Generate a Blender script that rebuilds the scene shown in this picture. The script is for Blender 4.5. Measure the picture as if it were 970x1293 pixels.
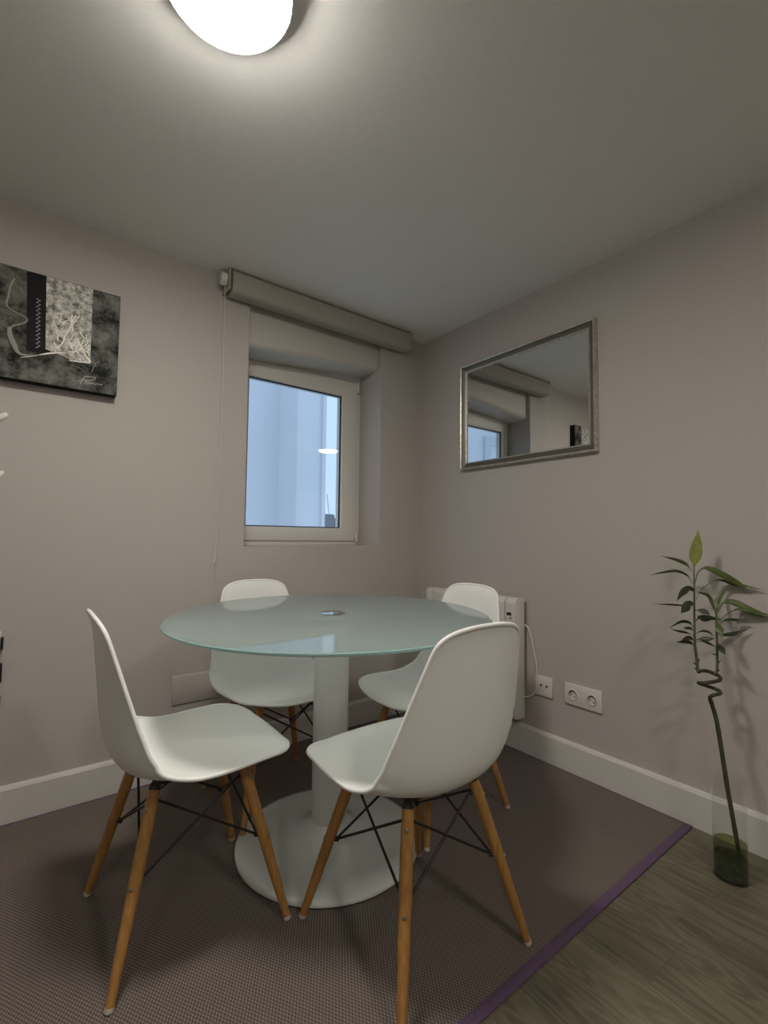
import bpy, bmesh, math, random
from mathutils import Vector, Matrix
import numpy as np

for o in list(bpy.data.objects):
    bpy.data.objects.remove(o, do_unlink=True)
SC = bpy.context.scene
COL = SC.collection
PI = math.pi

# ------------------------------------------------------------------ camera
W, HT = 970, 1293
CAM = Vector((-1.92631, -2.12949, 1.0))
YAW, PITCH, ROLL, F = 0.915849, 0.053724, 0.011119, 596.096
H = 2.196                                    # ceiling height
cf = Vector((math.cos(YAW) * math.cos(PITCH), math.sin(YAW) * math.cos(PITCH), math.sin(PITCH)))
cr0 = Vector((math.sin(YAW), -math.cos(YAW), 0))
cu0 = cr0.cross(cf)
cr = cr0 * math.cos(ROLL) + cu0 * math.sin(ROLL)
cu = cr.cross(cf)
cam_d = bpy.data.cameras.new('camera')
cam = bpy.data.objects.new('camera', cam_d)
COL.objects.link(cam)
m = Matrix((cr, cu, -cf)).transposed().to_4x4()
m.translation = CAM
cam.matrix_world = m
cam_d.sensor_fit = 'VERTICAL'
cam_d.sensor_height = 36
cam_d.lens = F / HT * 36
cam_d.clip_start = 0.02
cam_d.clip_end = 1000
SC.camera = cam

# ------------------------------------------------------------------ sky (overcast daylight) and exposure
world = bpy.data.worlds.new('sky')
SC.world = world
world.use_nodes = True
bg = world.node_tree.nodes['Background']
bg.inputs[0].default_value = (0.57, 0.77, 1.0, 1)
bg.inputs[1].default_value = 0.86
SC.view_settings.view_transform = 'Standard'
SC.view_settings.look = 'None'
SC.view_settings.gamma = 1
SC.view_settings.use_curve_mapping = False
SC.view_settings.exposure = 0.38
LAMP1 = 76.0                                 # emission of the lamp by the table
LAMP2 = 56.0                                 # emission of the lamp over the bare floor and of the added fill lamp


def hit(x, y, axis, val):
    """pixel of the 970x1293 photograph -> point on an axis-aligned plane of the room"""
    d = cf + cr * ((x - W / 2) / F) - cu * ((y - HT / 2) / F)
    t = (val - CAM[axis]) / d[axis]
    return CAM + d * t


# ------------------------------------------------------------------ materials
def mat(name, col, rough=0.5, metal=0.0, coat=0.0, spec=0.5, emis=0.0):
    mt = bpy.data.materials.new(name)
    mt.use_nodes = True
    b = mt.node_tree.nodes['Principled BSDF']
    b.inputs['Base Color'].default_value = (*col, 1)
    b.inputs['Roughness'].default_value = rough
    b.inputs['Metallic'].default_value = metal
    b.inputs['Coat Weight'].default_value = coat
    b.inputs['Specular IOR Level'].default_value = spec
    if emis:
        b.inputs['Emission Color'].default_value = (*col, 1)
        b.inputs['Emission Strength'].default_value = emis
    return mt


def nd(mt, typ, **kw):
    n = mt.node_tree.nodes.new(typ)
    for k, v in kw.items():
        setattr(n, k, v)
    return n


def lk(mt, a, b):
    mt.node_tree.links.new(a, b)


def bsdf(mt):
    return mt.node_tree.nodes['Principled BSDF']


def noisy(mt, c1, c2, scale=(1, 1, 1), nscale=8, detail=6, lo=0.35, hi=0.65, bump=0.0, bdist=0.002):
    tc = nd(mt, 'ShaderNodeTexCoord')
    mp = nd(mt, 'ShaderNodeMapping')
    mp.inputs['Scale'].default_value = scale
    lk(mt, tc.outputs['Object'], mp.inputs[0])
    nz = nd(mt, 'ShaderNodeTexNoise')
    nz.inputs['Scale'].default_value = nscale
    nz.inputs['Detail'].default_value = detail
    lk(mt, mp.outputs[0], nz.inputs['Vector'])
    rp = nd(mt, 'ShaderNodeValToRGB')
    rp.color_ramp.elements[0].position = lo
    rp.color_ramp.elements[0].color = (*c1, 1)
    rp.color_ramp.elements[1].position = hi
    rp.color_ramp.elements[1].color = (*c2, 1)
    lk(mt, nz.outputs['Fac'], rp.inputs[0])
    lk(mt, rp.outputs[0], bsdf(mt).inputs['Base Color'])
    if bump:
        bp = nd(mt, 'ShaderNodeBump')
        bp.inputs['Strength'].default_value = bump
        bp.inputs['Distance'].default_value = bdist
        lk(mt, nz.outputs['Fac'], bp.inputs['Height'])
        lk(mt, bp.outputs[0], bsdf(mt).inputs['Normal'])
    return nz, rp


M = {}
M['wall'] = mat('wall_paint', (0.5, 0.46, 0.42), 0.85)
noisy(M['wall'], (0.475, 0.435, 0.400), (0.49, 0.45, 0.415), nscale=90, bump=0.12, bdist=0.001)
M['ceiling'] = mat('ceiling_paint', (0.6, 0.58, 0.53), 0.9)
noisy(M['ceiling'], (0.83, 0.82, 0.79), (0.85, 0.84, 0.81), nscale=70, bump=0.1, bdist=0.001)
M['skirting'] = mat('skirting_paint', (0.66, 0.63, 0.58), 0.45)
M['white_pvc'] = mat('white_pvc', (0.70, 0.67, 0.62), 0.35)
M['shutter_box'] = mat('shutter_box', (0.56, 0.53, 0.48), 0.5)
M['gasket'] = mat('black_gasket', (0.02, 0.025, 0.03), 0.5)
M['white_plastic'] = mat('white_plastic', (0.74, 0.72, 0.68), 0.35)
M['socket_plastic'] = mat('socket_plastic', (0.70, 0.66, 0.60), 0.4)
M['dark_hole'] = mat('dark_hole', (0.015, 0.015, 0.015), 0.6)
M['shell'] = mat('white_polypropylene', (0.87, 0.87, 0.84), 0.38)
M['black_metal'] = mat('black_metal', (0.012, 0.011, 0.011), 0.4)
M['brass'] = mat('bolt_steel', (0.45, 0.38, 0.28), 0.35, 0.9)
M['foot'] = mat('glide_plastic', (0.62, 0.58, 0.5), 0.5)
M['table_white'] = mat('table_lacquer', (0.66, 0.68, 0.65), 0.16, coat=0.5)
M['column'] = mat('table_column', (0.66, 0.67, 0.65), 0.3)
M['glass_edge'] = mat('glass_rim', (0.30, 0.46, 0.45), 0.08)
M['chrome'] = mat('brushed_steel', (0.72, 0.74, 0.74), 0.14, 1.0)
M['mirror'] = mat('mirror_glass', (0.80, 0.82, 0.82), 0.0, 1.0)
M['frame_dark'] = mat('frame_grey', (0.165, 0.16, 0.13), 0.42, 0.45)
M['frame_silver'] = mat('frame_silver', (0.50, 0.48, 0.42), 0.35, 0.55)
noisy(M['frame_silver'], (0.46, 0.44, 0.38), (0.66, 0.64, 0.57), nscale=60)
M['radiator'] = mat('radiator_enamel', (0.68, 0.65, 0.61), 0.4)
M['lcd'] = mat('display', (0.03, 0.03, 0.03), 0.2)
M['cable'] = mat('cable_white', (0.70, 0.68, 0.62), 0.5)
M['blind'] = mat('blind_fabric', (0.40, 0.37, 0.325), 0.85)
noisy(M['blind'], (0.38, 0.35, 0.30), (0.41, 0.38, 0.33), scale=(1, 1, 6), nscale=60)
M['lamp'] = mat('opal_diffuser', (1.0, 0.95, 0.87), 0.4, emis=LAMP1)
M['lamp_b'] = mat('opal_diffuser_b', (1.0, 0.95, 0.87), 0.4, emis=LAMP2)
M['lamp_base'] = mat('lamp_base', (0.7, 0.7, 0.68), 0.4)
M['purple'] = mat('rug_binding', (0.13, 0.075, 0.16), 0.8)
noisy(M['purple'], (0.100, 0.058, 0.112), (0.132, 0.082, 0.145), nscale=250)
M['facade'] = mat('facade_render', (0.72, 0.73, 0.76), 0.9)
noisy(M['facade'], (0.70, 0.71, 0.74), (0.74, 0.75, 0.78), nscale=1.2)
M['facade_trim'] = mat('facade_trim', (0.60, 0.62, 0.66), 0.8)
M['roofs'] = mat('far_roofs', (0.30, 0.31, 0.33), 0.9)
M['ground'] = mat('street_ground', (0.25, 0.25, 0.25), 0.9)
M['moss'] = mat('moss', (0.02, 0.03, 0.008), 0.8)
noisy(M['moss'], (0.003, 0.005, 0.002), (0.03, 0.046, 0.008), nscale=70, bump=0.5)
M['stalk'] = mat('bamboo_stalk', (0.05, 0.055, 0.02), 0.45)
noisy(M['stalk'], (0.022, 0.022, 0.010), (0.055, 0.055, 0.022), nscale=120)
M['shoot'] = mat('green_shoot', (0.075, 0.092, 0.03), 0.45)
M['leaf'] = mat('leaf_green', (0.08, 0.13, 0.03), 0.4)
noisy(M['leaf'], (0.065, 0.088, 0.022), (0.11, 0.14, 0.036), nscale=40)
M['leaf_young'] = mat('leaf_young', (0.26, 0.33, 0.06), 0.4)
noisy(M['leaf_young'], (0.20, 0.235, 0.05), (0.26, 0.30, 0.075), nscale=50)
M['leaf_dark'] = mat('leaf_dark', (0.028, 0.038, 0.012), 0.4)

# beech legs with grain
mw = M['beech'] = mat('beech_wood', (0.4, 0.2, 0.07), 0.42)
noisy(mw, (0.33, 0.155, 0.042), (0.47, 0.245, 0.072), scale=(14, 14, 1.2), nscale=8, lo=0.3, hi=0.7)


def glass_mat(name, tint, refl=1.0):
    mt = bpy.data.materials.new(name)
    mt.use_nodes = True
    nt = mt.node_tree
    nt.nodes.clear()
    out = nd(mt, 'ShaderNodeOutputMaterial')
    tr = nd(mt, 'ShaderNodeBsdfTransparent')
    tr.inputs[0].default_value = (*tint, 1)
    gl = nd(mt, 'ShaderNodeBsdfGlossy')
    gl.inputs['Roughness'].default_value = 0.0
    gl.inputs['Color'].default_value = (1, 1, 1, 1)
    fr = nd(mt, 'ShaderNodeFresnel')
    # the same reflectance on the way in and on the way out of the thin glass
    ge = nd(mt, 'ShaderNodeNewGeometry')
    mi_ = nd(mt, 'ShaderNodeMapRange')
    mi_.inputs['To Min'].default_value = 1.5
    mi_.inputs['To Max'].default_value = 1 / 1.5
    lk(mt, ge.outputs['Backfacing'], mi_.inputs['Value'])
    lk(mt, mi_.outputs[0], fr.inputs['IOR'])
    ml = nd(mt, 'ShaderNodeMath', operation='MULTIPLY')
    ml.inputs[1].default_value = refl
    mx = nd(mt, 'ShaderNodeMixShader')
    lk(mt, fr.outputs[0], ml.inputs[0])
    lk(mt, ml.outputs[0], mx.inputs[0])
    lk(mt, tr.outputs[0], mx.inputs[1])
    lk(mt, gl.outputs[0], mx.inputs[2])
    lk(mt, mx.outputs[0], out.inputs[0])
    return mt


def frosted_mat(name, col, tcol, through):
    mt = bpy.data.materials.new(name)
    mt.use_nodes = True
    mt.node_tree.nodes.clear()
    out = nd(mt, 'ShaderNodeOutputMaterial')
    df = nd(mt, 'ShaderNodeBsdfDiffuse')
    tl = nd(mt, 'ShaderNodeBsdfTranslucent')
    df.inputs['Color'].default_value = (*col, 1)
    tl.inputs['Color'].default_value = (*tcol, 1)
    m1 = nd(mt, 'ShaderNodeMixShader')
    m1.inputs[0].default_value = through
    lk(mt, df.outputs[0], m1.inputs[1])
    lk(mt, tl.outputs[0], m1.inputs[2])
    gl = nd(mt, 'ShaderNodeBsdfGlossy')
    gl.inputs['Roughness'].default_value = 0.03
    fr = nd(mt, 'ShaderNodeFresnel')
    ge = nd(mt, 'ShaderNodeNewGeometry')
    mi_ = nd(mt, 'ShaderNodeMapRange')
    mi_.inputs['To Min'].default_value = 1.55
    mi_.inputs['To Max'].default_value = 1 / 1.55
    lk(mt, ge.outputs['Backfacing'], mi_.inputs['Value'])
    lk(mt, mi_.outputs[0], fr.inputs['IOR'])
    m2 = nd(mt, 'ShaderNodeMixShader')
    lk(mt, fr.outputs[0], m2.inputs[0])
    lk(mt, m1.outputs[0], m2.inputs[1])
    lk(mt, gl.outputs[0], m2.inputs[2])
    lk(mt, m2.outputs[0], out.inputs[0])
    return mt


M['glass_top'] = frosted_mat('frosted_mint_glass', (0.36, 0.47, 0.465), (0.83, 0.90, 0.885), 0.55)
M['glass_under'] = glass_mat('clear_glass_underside', (0.97, 0.99, 0.985))
M['pane'] = glass_mat('window_glass', (0.97, 0.985, 1.0))
M['vase'] = glass_mat('vase_glass', (0.985, 0.99, 0.983), 0.9)
M['water'] = glass_mat('green_water', (0.62, 0.66, 0.42), 0.5)


def make_rug_mat():
    mt = mat('woven_rug', (0.2, 0.16, 0.14), 0.9)
    tc = nd(mt, 'ShaderNodeTexCoord')
    sx = nd(mt, 'ShaderNodeSeparateXYZ')
    lk(mt, tc.outputs['Object'], sx.inputs[0])

    def sine(sock, freq, ph=None):
        a = nd(mt, 'ShaderNodeMath', operation='MULTIPLY')
        a.inputs[1].default_value = freq
        lk(mt, sock, a.inputs[0])
        src = a.outputs[0]
        if ph is not None:
            ad = nd(mt, 'ShaderNodeMath', operation='ADD')
            lk(mt, src, ad.inputs[0])
            lk(mt, ph, ad.inputs[1])
            src = ad.outputs[0]
        s = nd(mt, 'ShaderNodeMath', operation='SINE')
        lk(mt, src, s.inputs[0])
        return s.outputs[0]
    a = sine(sx.outputs['X'], 2 * PI / 0.0082)
    b = sine(sx.outputs['Y'], 2 * PI / 0.0132)
    pr = nd(mt, 'ShaderNodeMath', operation='MULTIPLY')
    lk(mt, a, pr.inputs[0])
    lk(mt, b, pr.inputs[1])
    mr = nd(mt, 'ShaderNodeMapRange')
    mr.inputs['From Min'].default_value = -0.35
    mr.inputs['From Max'].default_value = 0.45
    lk(mt, pr.outputs[0], mr.inputs['Value'])
    nz = nd(mt, 'ShaderNodeTexNoise')
    nz.inputs['Scale'].default_value = 5
    nz.inputs['Detail'].default_value = 8
    lk(mt, tc.outputs['Object'], nz.inputs['Vector'])
    dk = nd(mt, 'ShaderNodeMixRGB')
    dk.inputs[1].default_value = (0.074, 0.056, 0.052, 1)
    dk.inputs[2].default_value = (0.102, 0.078, 0.071, 1)
    lk(mt, nz.outputs['Fac'], dk.inputs[0])
    mx = nd(mt, 'ShaderNodeMixRGB')
    mx.inputs[2].default_value = (0.225, 0.185, 0.155, 1)
    lk(mt, mr.outputs[0], mx.inputs[0])
    lk(mt, dk.outputs[0], mx.inputs[1])
    lk(mt, mx.outputs[0], bsdf(mt).inputs['Base Color'])
    bp = nd(mt, 'ShaderNodeBump')
    bp.inputs['Strength'].default_value = 0.6
    bp.inputs['Distance'].default_value = 0.0015
    lk(mt, pr.outputs[0], bp.inputs['Height'])
    lk(mt, bp.outputs[0], bsdf(mt).inputs['Normal'])
    return mt


M['rug'] = make_rug_mat()


def make_floor_mat():
    mt = mat('grey_oak_laminate', (0.2, 0.18, 0.13), 0.5)
    tc = nd(mt, 'ShaderNodeTexCoord')
    oi = nd(mt, 'ShaderNodeObjectInfo')
    ofs = nd(mt, 'ShaderNodeVectorMath', operation='SCALE')
    ofs.inputs['Scale'].default_value = 37.0
    cmb = nd(mt, 'ShaderNodeCombineXYZ')
    lk(mt, oi.outputs['Random'], cmb.inputs[0])
    lk(mt, oi.outputs['Random'], cmb.inputs[1])
    lk(mt, cmb.outputs[0], ofs.inputs[0])
    add = nd(mt, 'ShaderNodeVectorMath', operation='ADD')
    lk(mt, tc.outputs['Object'], add.inputs[0])
    lk(mt, ofs.outputs[0], add.inputs[1])
    mp = nd(mt, 'ShaderNodeMapping')
    mp.inputs['Scale'].default_value = (4.2, 0.75, 1)
    lk(mt, add.outputs[0], mp.inputs[0])
    n1 = nd(mt, 'ShaderNodeTexNoise')
    n1.inputs['Scale'].default_value = 2.2
    n1.inputs['Detail'].default_value = 3
    n1.inputs['Distortion'].default_value = 0.6
    lk(mt, mp.outputs[0], n1.inputs['Vector'])
    # ring lines: sine of the stretched noise
    ml = nd(mt, 'ShaderNodeMath', operation='MULTIPLY')
    ml.inputs[1].default_value = 70
    lk(mt, n1.outputs['Fac'], ml.inputs[0])
    sn = nd(mt, 'ShaderNodeMath', operation='SINE')
    lk(mt, ml.outputs[0], sn.inputs[0])
    mp2 = nd(mt, 'ShaderNodeMapping')
    mp2.inputs['Scale'].default_value = (60, 2.2, 1)
    lk(mt, add.outputs[0], mp2.inputs[0])
    n2 = nd(mt, 'ShaderNodeTexNoise')
    n2.inputs['Scale'].default_value = 3
    n2.inputs['Detail'].default_value = 6
    lk(mt, mp2.outputs[0], n2.inputs['Vector'])
    mr = nd(mt, 'ShaderNodeMapRange')
    mr.inputs['From Min'].default_value = -1
    mr.inputs['From Max'].default_value = 1
    mr.inputs['To Min'].default_value = 0.0
    mr.inputs['To Max'].default_value = 0.24
    lk(mt, sn.outputs[0], mr.inputs['Value'])
    s1 = nd(mt, 'ShaderNodeMath', operation='MULTIPLY_ADD')
    s1.inputs[1].default_value = 0.55
    lk(mt, n2.outputs['Fac'], s1.inputs[0])
    lk(mt, mr.outputs[0], s1.inputs[2])
    s2 = nd(mt, 'ShaderNodeMath', operation='MULTIPLY_ADD')
    s2.inputs[1].default_value = 0.35
    lk(mt, n1.outputs['Fac'], s2.inputs[0])
    lk(mt, s1.outputs[0], s2.inputs[2])
    rp = nd(mt, 'ShaderNodeValToRGB')
    rp.color_ramp.elements[0].position = 0.30
    rp.color_ramp.elements[0].color = (0.084, 0.074, 0.047, 1)
    rp.color_ramp.elements[1].position = 0.80
    rp.color_ramp.elements[1].color = (0.195, 0.174, 0.118, 1)
    lk(mt, s2.outputs[0], rp.inputs[0])
    hs = nd(mt, 'ShaderNodeHueSaturation')
    vr = nd(mt, 'ShaderNodeMapRange')
    vr.inputs['To Min'].default_value = 0.85
    vr.inputs['To Max'].default_value = 1.12
    lk(mt, oi.outputs['Random'], vr.inputs['Value'])
    lk(mt, vr.outputs[0], hs.inputs['Value'])
    lk(mt, rp.outputs[0], hs.inputs['Color'])
    lk(mt, hs.outputs[0], bsdf(mt).inputs['Base Color'])
    bp = nd(mt, 'ShaderNodeBump')
    bp.inputs['Strength'].default_value = 0.25
    bp.inputs['Distance'].default_value = 0.001
    lk(mt, s1.outputs[0], bp.inputs['Height'])
    lk(mt, bp.outputs[0], bsdf(mt).inputs['Normal'])
    return mt


M['plank'] = make_floor_mat()
# canvas print tones
M['canvas_side'] = mat('canvas_black', (0.012, 0.012, 0.012), 0.6)
M['canvas_face'] = mat('canvas_grey', (0.1, 0.1, 0.09), 0.6)
nz_, rp_ = noisy(M['canvas_face'], (0.012, 0.013, 0.011), (0.24, 0.24, 0.21), nscale=16, detail=12, lo=0.40, hi=0.70, bump=0.4, bdist=0.004)
nz_.inputs['Roughness'].default_value = 0.68
M['canvas_light'] = mat('plaster_patch', (0.5, 0.5, 0.45), 0.7)
nz_, rp_ = noisy(M['canvas_light'], (0.06, 0.055, 0.045), (0.80, 0.77, 0.69), nscale=42, detail=12, lo=0.36, hi=0.62, bump=0.9, bdist=0.006)
nz_.inputs['Roughness'].default_value = 0.72
M['canvas_black'] = mat('canvas_band', (0.010, 0.008, 0.010), 0.5)
for k_ in ('canvas_side', 'canvas_face', 'canvas_light', 'canvas_black'):
    bsdf(M[k_]).inputs['Specular IOR Level'].default_value = 0.08
M['thread'] = mat('grey_thread', (0.42, 0.37, 0.43), 0.7)
M['straw'] = mat('pale_straw', (0.90, 0.87, 0.79), 0.6)
M['string'] = mat('pale_string', (0.25, 0.245, 0.21), 0.7)
M['ink'] = mat('white_ink', (0.6, 0.58, 0.52), 0.6)


# ------------------------------------------------------------------ mesh helpers
def link(name, me, material, parent=None, loc=None):
    o = bpy.data.objects.new(name, me)
    COL.objects.link(o)
    if material is not None and not me.materials:
        me.materials.append(material)
    if loc is not None:
        o.location = loc
    if parent is not None:
        o.parent = parent
    return o


def mesh(name, verts, faces, smooth=None):
    me = bpy.data.meshes.new(name)
    me.from_pydata([tuple(v) for v in verts], [], faces)
    me.update()
    bm = bmesh.new()
    bm.from_mesh(me)
    bmesh.ops.recalc_face_normals(bm, faces=bm.faces)
    bm.to_mesh(me)
    bm.free()
    if smooth is not None:
        for p in me.polygons:
            p.use_smooth = True
        if smooth < 179:
            me.set_sharp_from_angle(angle=math.radians(smooth))
    return me


class MB:
    def __init__(s):
        s.v, s.f = [], []

    def add(s, v, f):
        n = len(s.v)
        s.v += [tuple(a) for a in v]
        s.f += [tuple(i + n for i in g) for g in f]
        return s

    def box(s, x0, x1, y0, y1, z0, z1):
        v = [(x, y, z) for z in (z0, z1) for y in (y0, y1) for x in (x0, x1)]
        return s.add(v, [(0, 2, 3, 1), (4, 5, 7, 6), (0, 1, 5, 4), (2, 6, 7, 3), (0, 4, 6, 2), (1, 3, 7, 5)])

    def tube(s, pts, rad, n=10, cap=True):
        pts = [Vector(p) for p in pts]
        if not isinstance(rad, (list, tuple)):
            rad = [rad] * len(pts)
        t = []
        for i in range(len(pts)):
            d = pts[min(i + 1, len(pts) - 1)] - pts[max(i - 1, 0)]
            t.append(d.normalized())
        a = t[0].orthogonal().normalized()
        v, f = [], []
        for i, p in enumerate(pts):
            if i:
                a = (a - t[i] * a.dot(t[i])).normalized()
            b = t[i].cross(a)
            for k in range(n):
                th = 2 * PI * k / n
                v.append(p + (a * math.cos(th) + b * math.sin(th)) * rad[i])
        for i in range(len(pts) - 1):
            for k in range(n):
                f.append((i * n + k, i * n + (k + 1) % n, (i + 1) * n + (k + 1) % n, (i + 1) * n + k))
        if cap:
            f.append(tuple(range(n))[::-1])
            f.append(tuple((len(pts) - 1) * n + k for k in range(n)))
        return s.add(v, f)

    def lathe(s, prof, n=48, c=(0, 0), closed=False):
        v, f = [], []
        for r, z in prof:
            for k in range(n):
                th = 2 * PI * k / n
                v.append((c[0] + r * math.cos(th), c[1] + r * math.sin(th), z))
        m_ = len(prof)
        for i in range(m_ - 1 + (1 if closed else 0)):
            j = (i + 1) % m_
            for k in range(n):
                f.append((i * n + k, i * n + (k + 1) % n, j * n + (k + 1) % n, j * n + k))
        if not closed:
            f.append(tuple(range(n))[::-1])
            f.append(tuple((m_ - 1) * n + k for k in range(n)))
        return s.add(v, f)

    def prism(s, poly, axis, a, b):
        """poly of 2-D points extruded along an axis from a to b (x: (y,z), y: (x,z), z: (x,y))"""
        def P(q, t):
            return {0: (t, q[0], q[1]), 1: (q[0], t, q[1]), 2: (q[0], q[1], t)}[axis]
        n = len(poly)
        v = [P(q, a) for q in poly] + [P(q, b) for q in poly]
        f = [tuple(range(n))[::-1], tuple(range(n, 2 * n))]
        f += [(i, (i + 1) % n, n + (i + 1) % n, n + i) for i in range(n)]
        return s.add(v, f)

    def build(s, name, material, parent=None, smooth=None, bevel=0.0, seg=2, loc=None):
        me = mesh(name, s.v, s.f, None)
        if bevel:
            bm = bmesh.new()
            bm.from_mesh(me)
            bmesh.ops.bevel(bm, geom=list(bm.edges), offset=bevel, segments=seg, affect='EDGES', profile=0.5)
            bm.to_mesh(me)
            bm.free()
            smooth = 35 if smooth is None else smooth
        if smooth is not None:
            for p in me.polygons:
                p.use_smooth = True
            if smooth < 179:
                me.set_sharp_from_angle(angle=math.radians(smooth))
        return link(name, me, material, parent, loc)


def empty(name, loc=(0, 0, 0), rz=0.0):
    o = bpy.data.objects.new(name, None)
    o.empty_display_size = 0.05
    COL.objects.link(o)
    o.location = loc
    o.rotation_euler = (0, 0, rz)
    return o


def tag(o, label, cat, group=None):
    o['label'] = label
    o['category'] = cat
    if group:
        o['group'] = group
    return o


def struct(o):
    o['kind'] = 'structure'
    return o


def copy_tree(o, parent=None):
    kids = list(o.children)
    c = o.copy()
    COL.objects.link(c)
    c.parent = parent
    for k in kids:
        copy_tree(k, c)
    return c


def catmull(pts, n):
    P = [Vector(p) for p in pts]
    P = [P[0] * 2 - P[1]] + P + [P[-1] * 2 - P[-2]]
    out = []
    segs = len(P) - 3
    for i in range(n):
        t = i / (n - 1) * segs
        k = min(int(t), segs - 1)
        u = t - k
        a, b, c, d = P[k:k + 4]
        out.append(0.5 * ((2 * b) + (c - a) * u + (2 * a - 5 * b + 4 * c - d) * u * u + (3 * b - a - 3 * c + d) * u ** 3))
    return out


# ================================================================== THE ROOM
XL, YB = -4.2, -5.0                          # far side of the room (out of view)
RX0, RX1, RZ0, RD = -1.108, -0.322, 0.95, 0.30   # window recess
wl = MB()
wl.box(XL - .1, RX0, 0, RD, -0.1, H)
wl.box(RX1, 0.12, 0, RD, -0.1, H)
wl.box(RX0, RX1, 0, RD, -0.1, RZ0)
wl.box(RX0, RX1, 0, RD, H - .01, H)
w_ = wl.build('wall_left', M['wall'])
struct(w_)
# the masonry around the frame that closes the recess behind the frame
struct(MB().box(0, 0.12, YB - .1, 0, -0.1, H).build('wall_right', M['wall']))
struct(MB().box(XL - .1, 0.12, YB - .12, YB, -0.1, H).build('wall_back', M['wall']))
struct(MB().box(XL - .12, XL, YB, 0, -0.1, H).build('wall_far_left', M['wall']))
struct(MB().box(XL - .12, 0.12, YB - .12, RD, H, H + .12).build('ceiling', M['ceiling']))
floor = MB().box(XL - .1, 0.1, YB - .1, 0.05, -0.10, -0.009).build('floor', M['plank'])
struct(floor)
# laminate planks running away from the window wall
PW, PL = 0.19, 1.25
plank_me = None
nx = int(-XL / PW) + 1
for i in range(nx):
    x1 = -i * PW
    x0 = max(x1 - PW, XL)
    y = 0.0 - ((i * 0.43) % 1.0) * PL
    edges = [0.0] + ([y] if y < -0.05 else [])
    while edges[-1] > YB:
        edges.append(max(edges[-1] - PL, YB))
    for a, b in zip(edges[:-1], edges[1:]):
        if a - b < 0.02:
            continue
        pm = MB().box(x0 + .0002, x1 - .0002, b + .0002, a - .0002, -0.0088, 0.0)
        pm.build('plank', M['plank'], floor)


def skirting(name, axis, c, sgn, a, b, parent=None):
    """moulded skirting board: tall flat face, chamfered top"""
    t, h = 0.018, 0.128
    pr = [(0, 0), (t, 0), (t, h - .012), (t - .004, h - .004), (0.004, h), (0, h)]
    pr = [(c + sgn * q[0], q[1]) for q in pr]
    o = MB().prism(pr, axis, a, b).build(name, M['skirting'])
    return struct(o)


skirting('baseboard_left', 0, 0.0, -1, XL, 0.0)
skirting('baseboard_right', 1, 0.0, -1, YB, 0.0)
skirting('baseboard_back', 0, YB, 1, XL, 0.0)
skirting('baseboard_far_left', 1, XL, 1, YB, 0.0)

# ------------------------------------------------------------------ window
win = empty('window_1', ((RX0 + RX1) / 2, 0.22, RZ0))
struct(win)
FY0, FY1 = 0.195, 0.27                       # frame depth
FT = 1.975                                   # top of the frame
loc0 = Vector(win.location)


def wpart(mb, name, material, parent=win, **kw):
    mb.v = [tuple(Vector(v) - loc0) for v in mb.v]
    return mb.build(name, material, parent, **kw)


def ring(x0, x1, z0, z1, ix0, ix1, iz0, iz1, y0, y1):
    mb = MB()
    o_ = [(x0, z0), (x1, z0), (x1, z1), (x0, z1)]
    i_ = [(ix0, iz0), (ix1, iz0), (ix1, iz1), (ix0, iz1)]
    v = [(p[0], y0, p[1]) for p in o_] + [(p[0], y0, p[1]) for p in i_] + \
        [(p[0], y1, p[1]) for p in o_] + [(p[0], y1, p[1]) for p in i_]
    f = []
    for k in range(4):
        j = (k + 1) % 4
        f += [(k, j, 4 + j, 4 + k), (8 + k, 12 + k, 12 + j, 8 + j), (k, 8 + k, 8 + j, j), (4 + k, 4 + j, 12 + j, 12 + k)]
    return mb.add(v, f)


wpart(ring(RX0, RX1, RZ0, FT, RX0 + .03, RX1 - .035, RZ0 + .035, 1.905, FY0 + .012, FY1 + .02), 'window_frame', M['white_pvc'], bevel=0.003)
PX0, PX1, PZ0, PZ1 = -1.020, -0.462, 1.056, 1.822
SX0, SX1, SZ0, SZ1 = RX0 + .012, RX1 - .027, RZ0 + .027, 1.923
sash = wpart(ring(SX0, SX1, SZ0, SZ1, PX0 - .006, PX1 + .006, PZ0 - .006, PZ1 + .006, FY0, FY1 - .01), 'sash', M['white_pvc'], bevel=0.006)


def spart(mb, name, material, **kw):
    mb.v = [tuple(Vector(v) - loc0) for v in mb.v]
    return mb.build(name, material, sash, **kw)


spart(ring(PX0 - .010, PX1 + .010, PZ0 - .010, PZ1 + .010, PX0, PX1, PZ0, PZ1, FY0 + .014, FY0 + .024), 'gasket', M['gasket'])
spart(MB().box(PX0 - .008, PX1 + .008, FY0 + .017, FY0 + .021, PZ0 - .008, PZ1 + .008), 'pane', M['pane'])
spart(MB().tube([(SX1 - .002, FY0 - .006, SZ0 - .004), (SX1 - .002, FY0 - .006, SZ0 + .055)], 0.007, 10), 'hinge', M['white_pvc'], smooth=40)
spart(MB().box(SX1 - .012, SX1 + .002, FY0 - .004, FY0 + .002, SZ0 + .006, SZ0 + .016), 'hinge_slot', M['gasket'])
spart(MB().tube([(SX1 - .002, FY0 - .006, SZ1 - .06), (SX1 - .002, FY0 - .006, SZ1 + .002)], 0.007, 10), 'hinge', M['white_pvc'], smooth=40)

# roller shutter casing in the top of the recess, rounded lower front edge
def casing(zb_):
    q = [(0.03, H - .01)]
    for k in range(9):
        a = PI + k / 8 * PI / 2
        q.append((0.03 + .045 + .045 * math.cos(a), zb_ + .03 + .03 * math.sin(a)))
    return q + [(FY0 - .001, zb_), (FY0 - .001, H - .01)]


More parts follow.
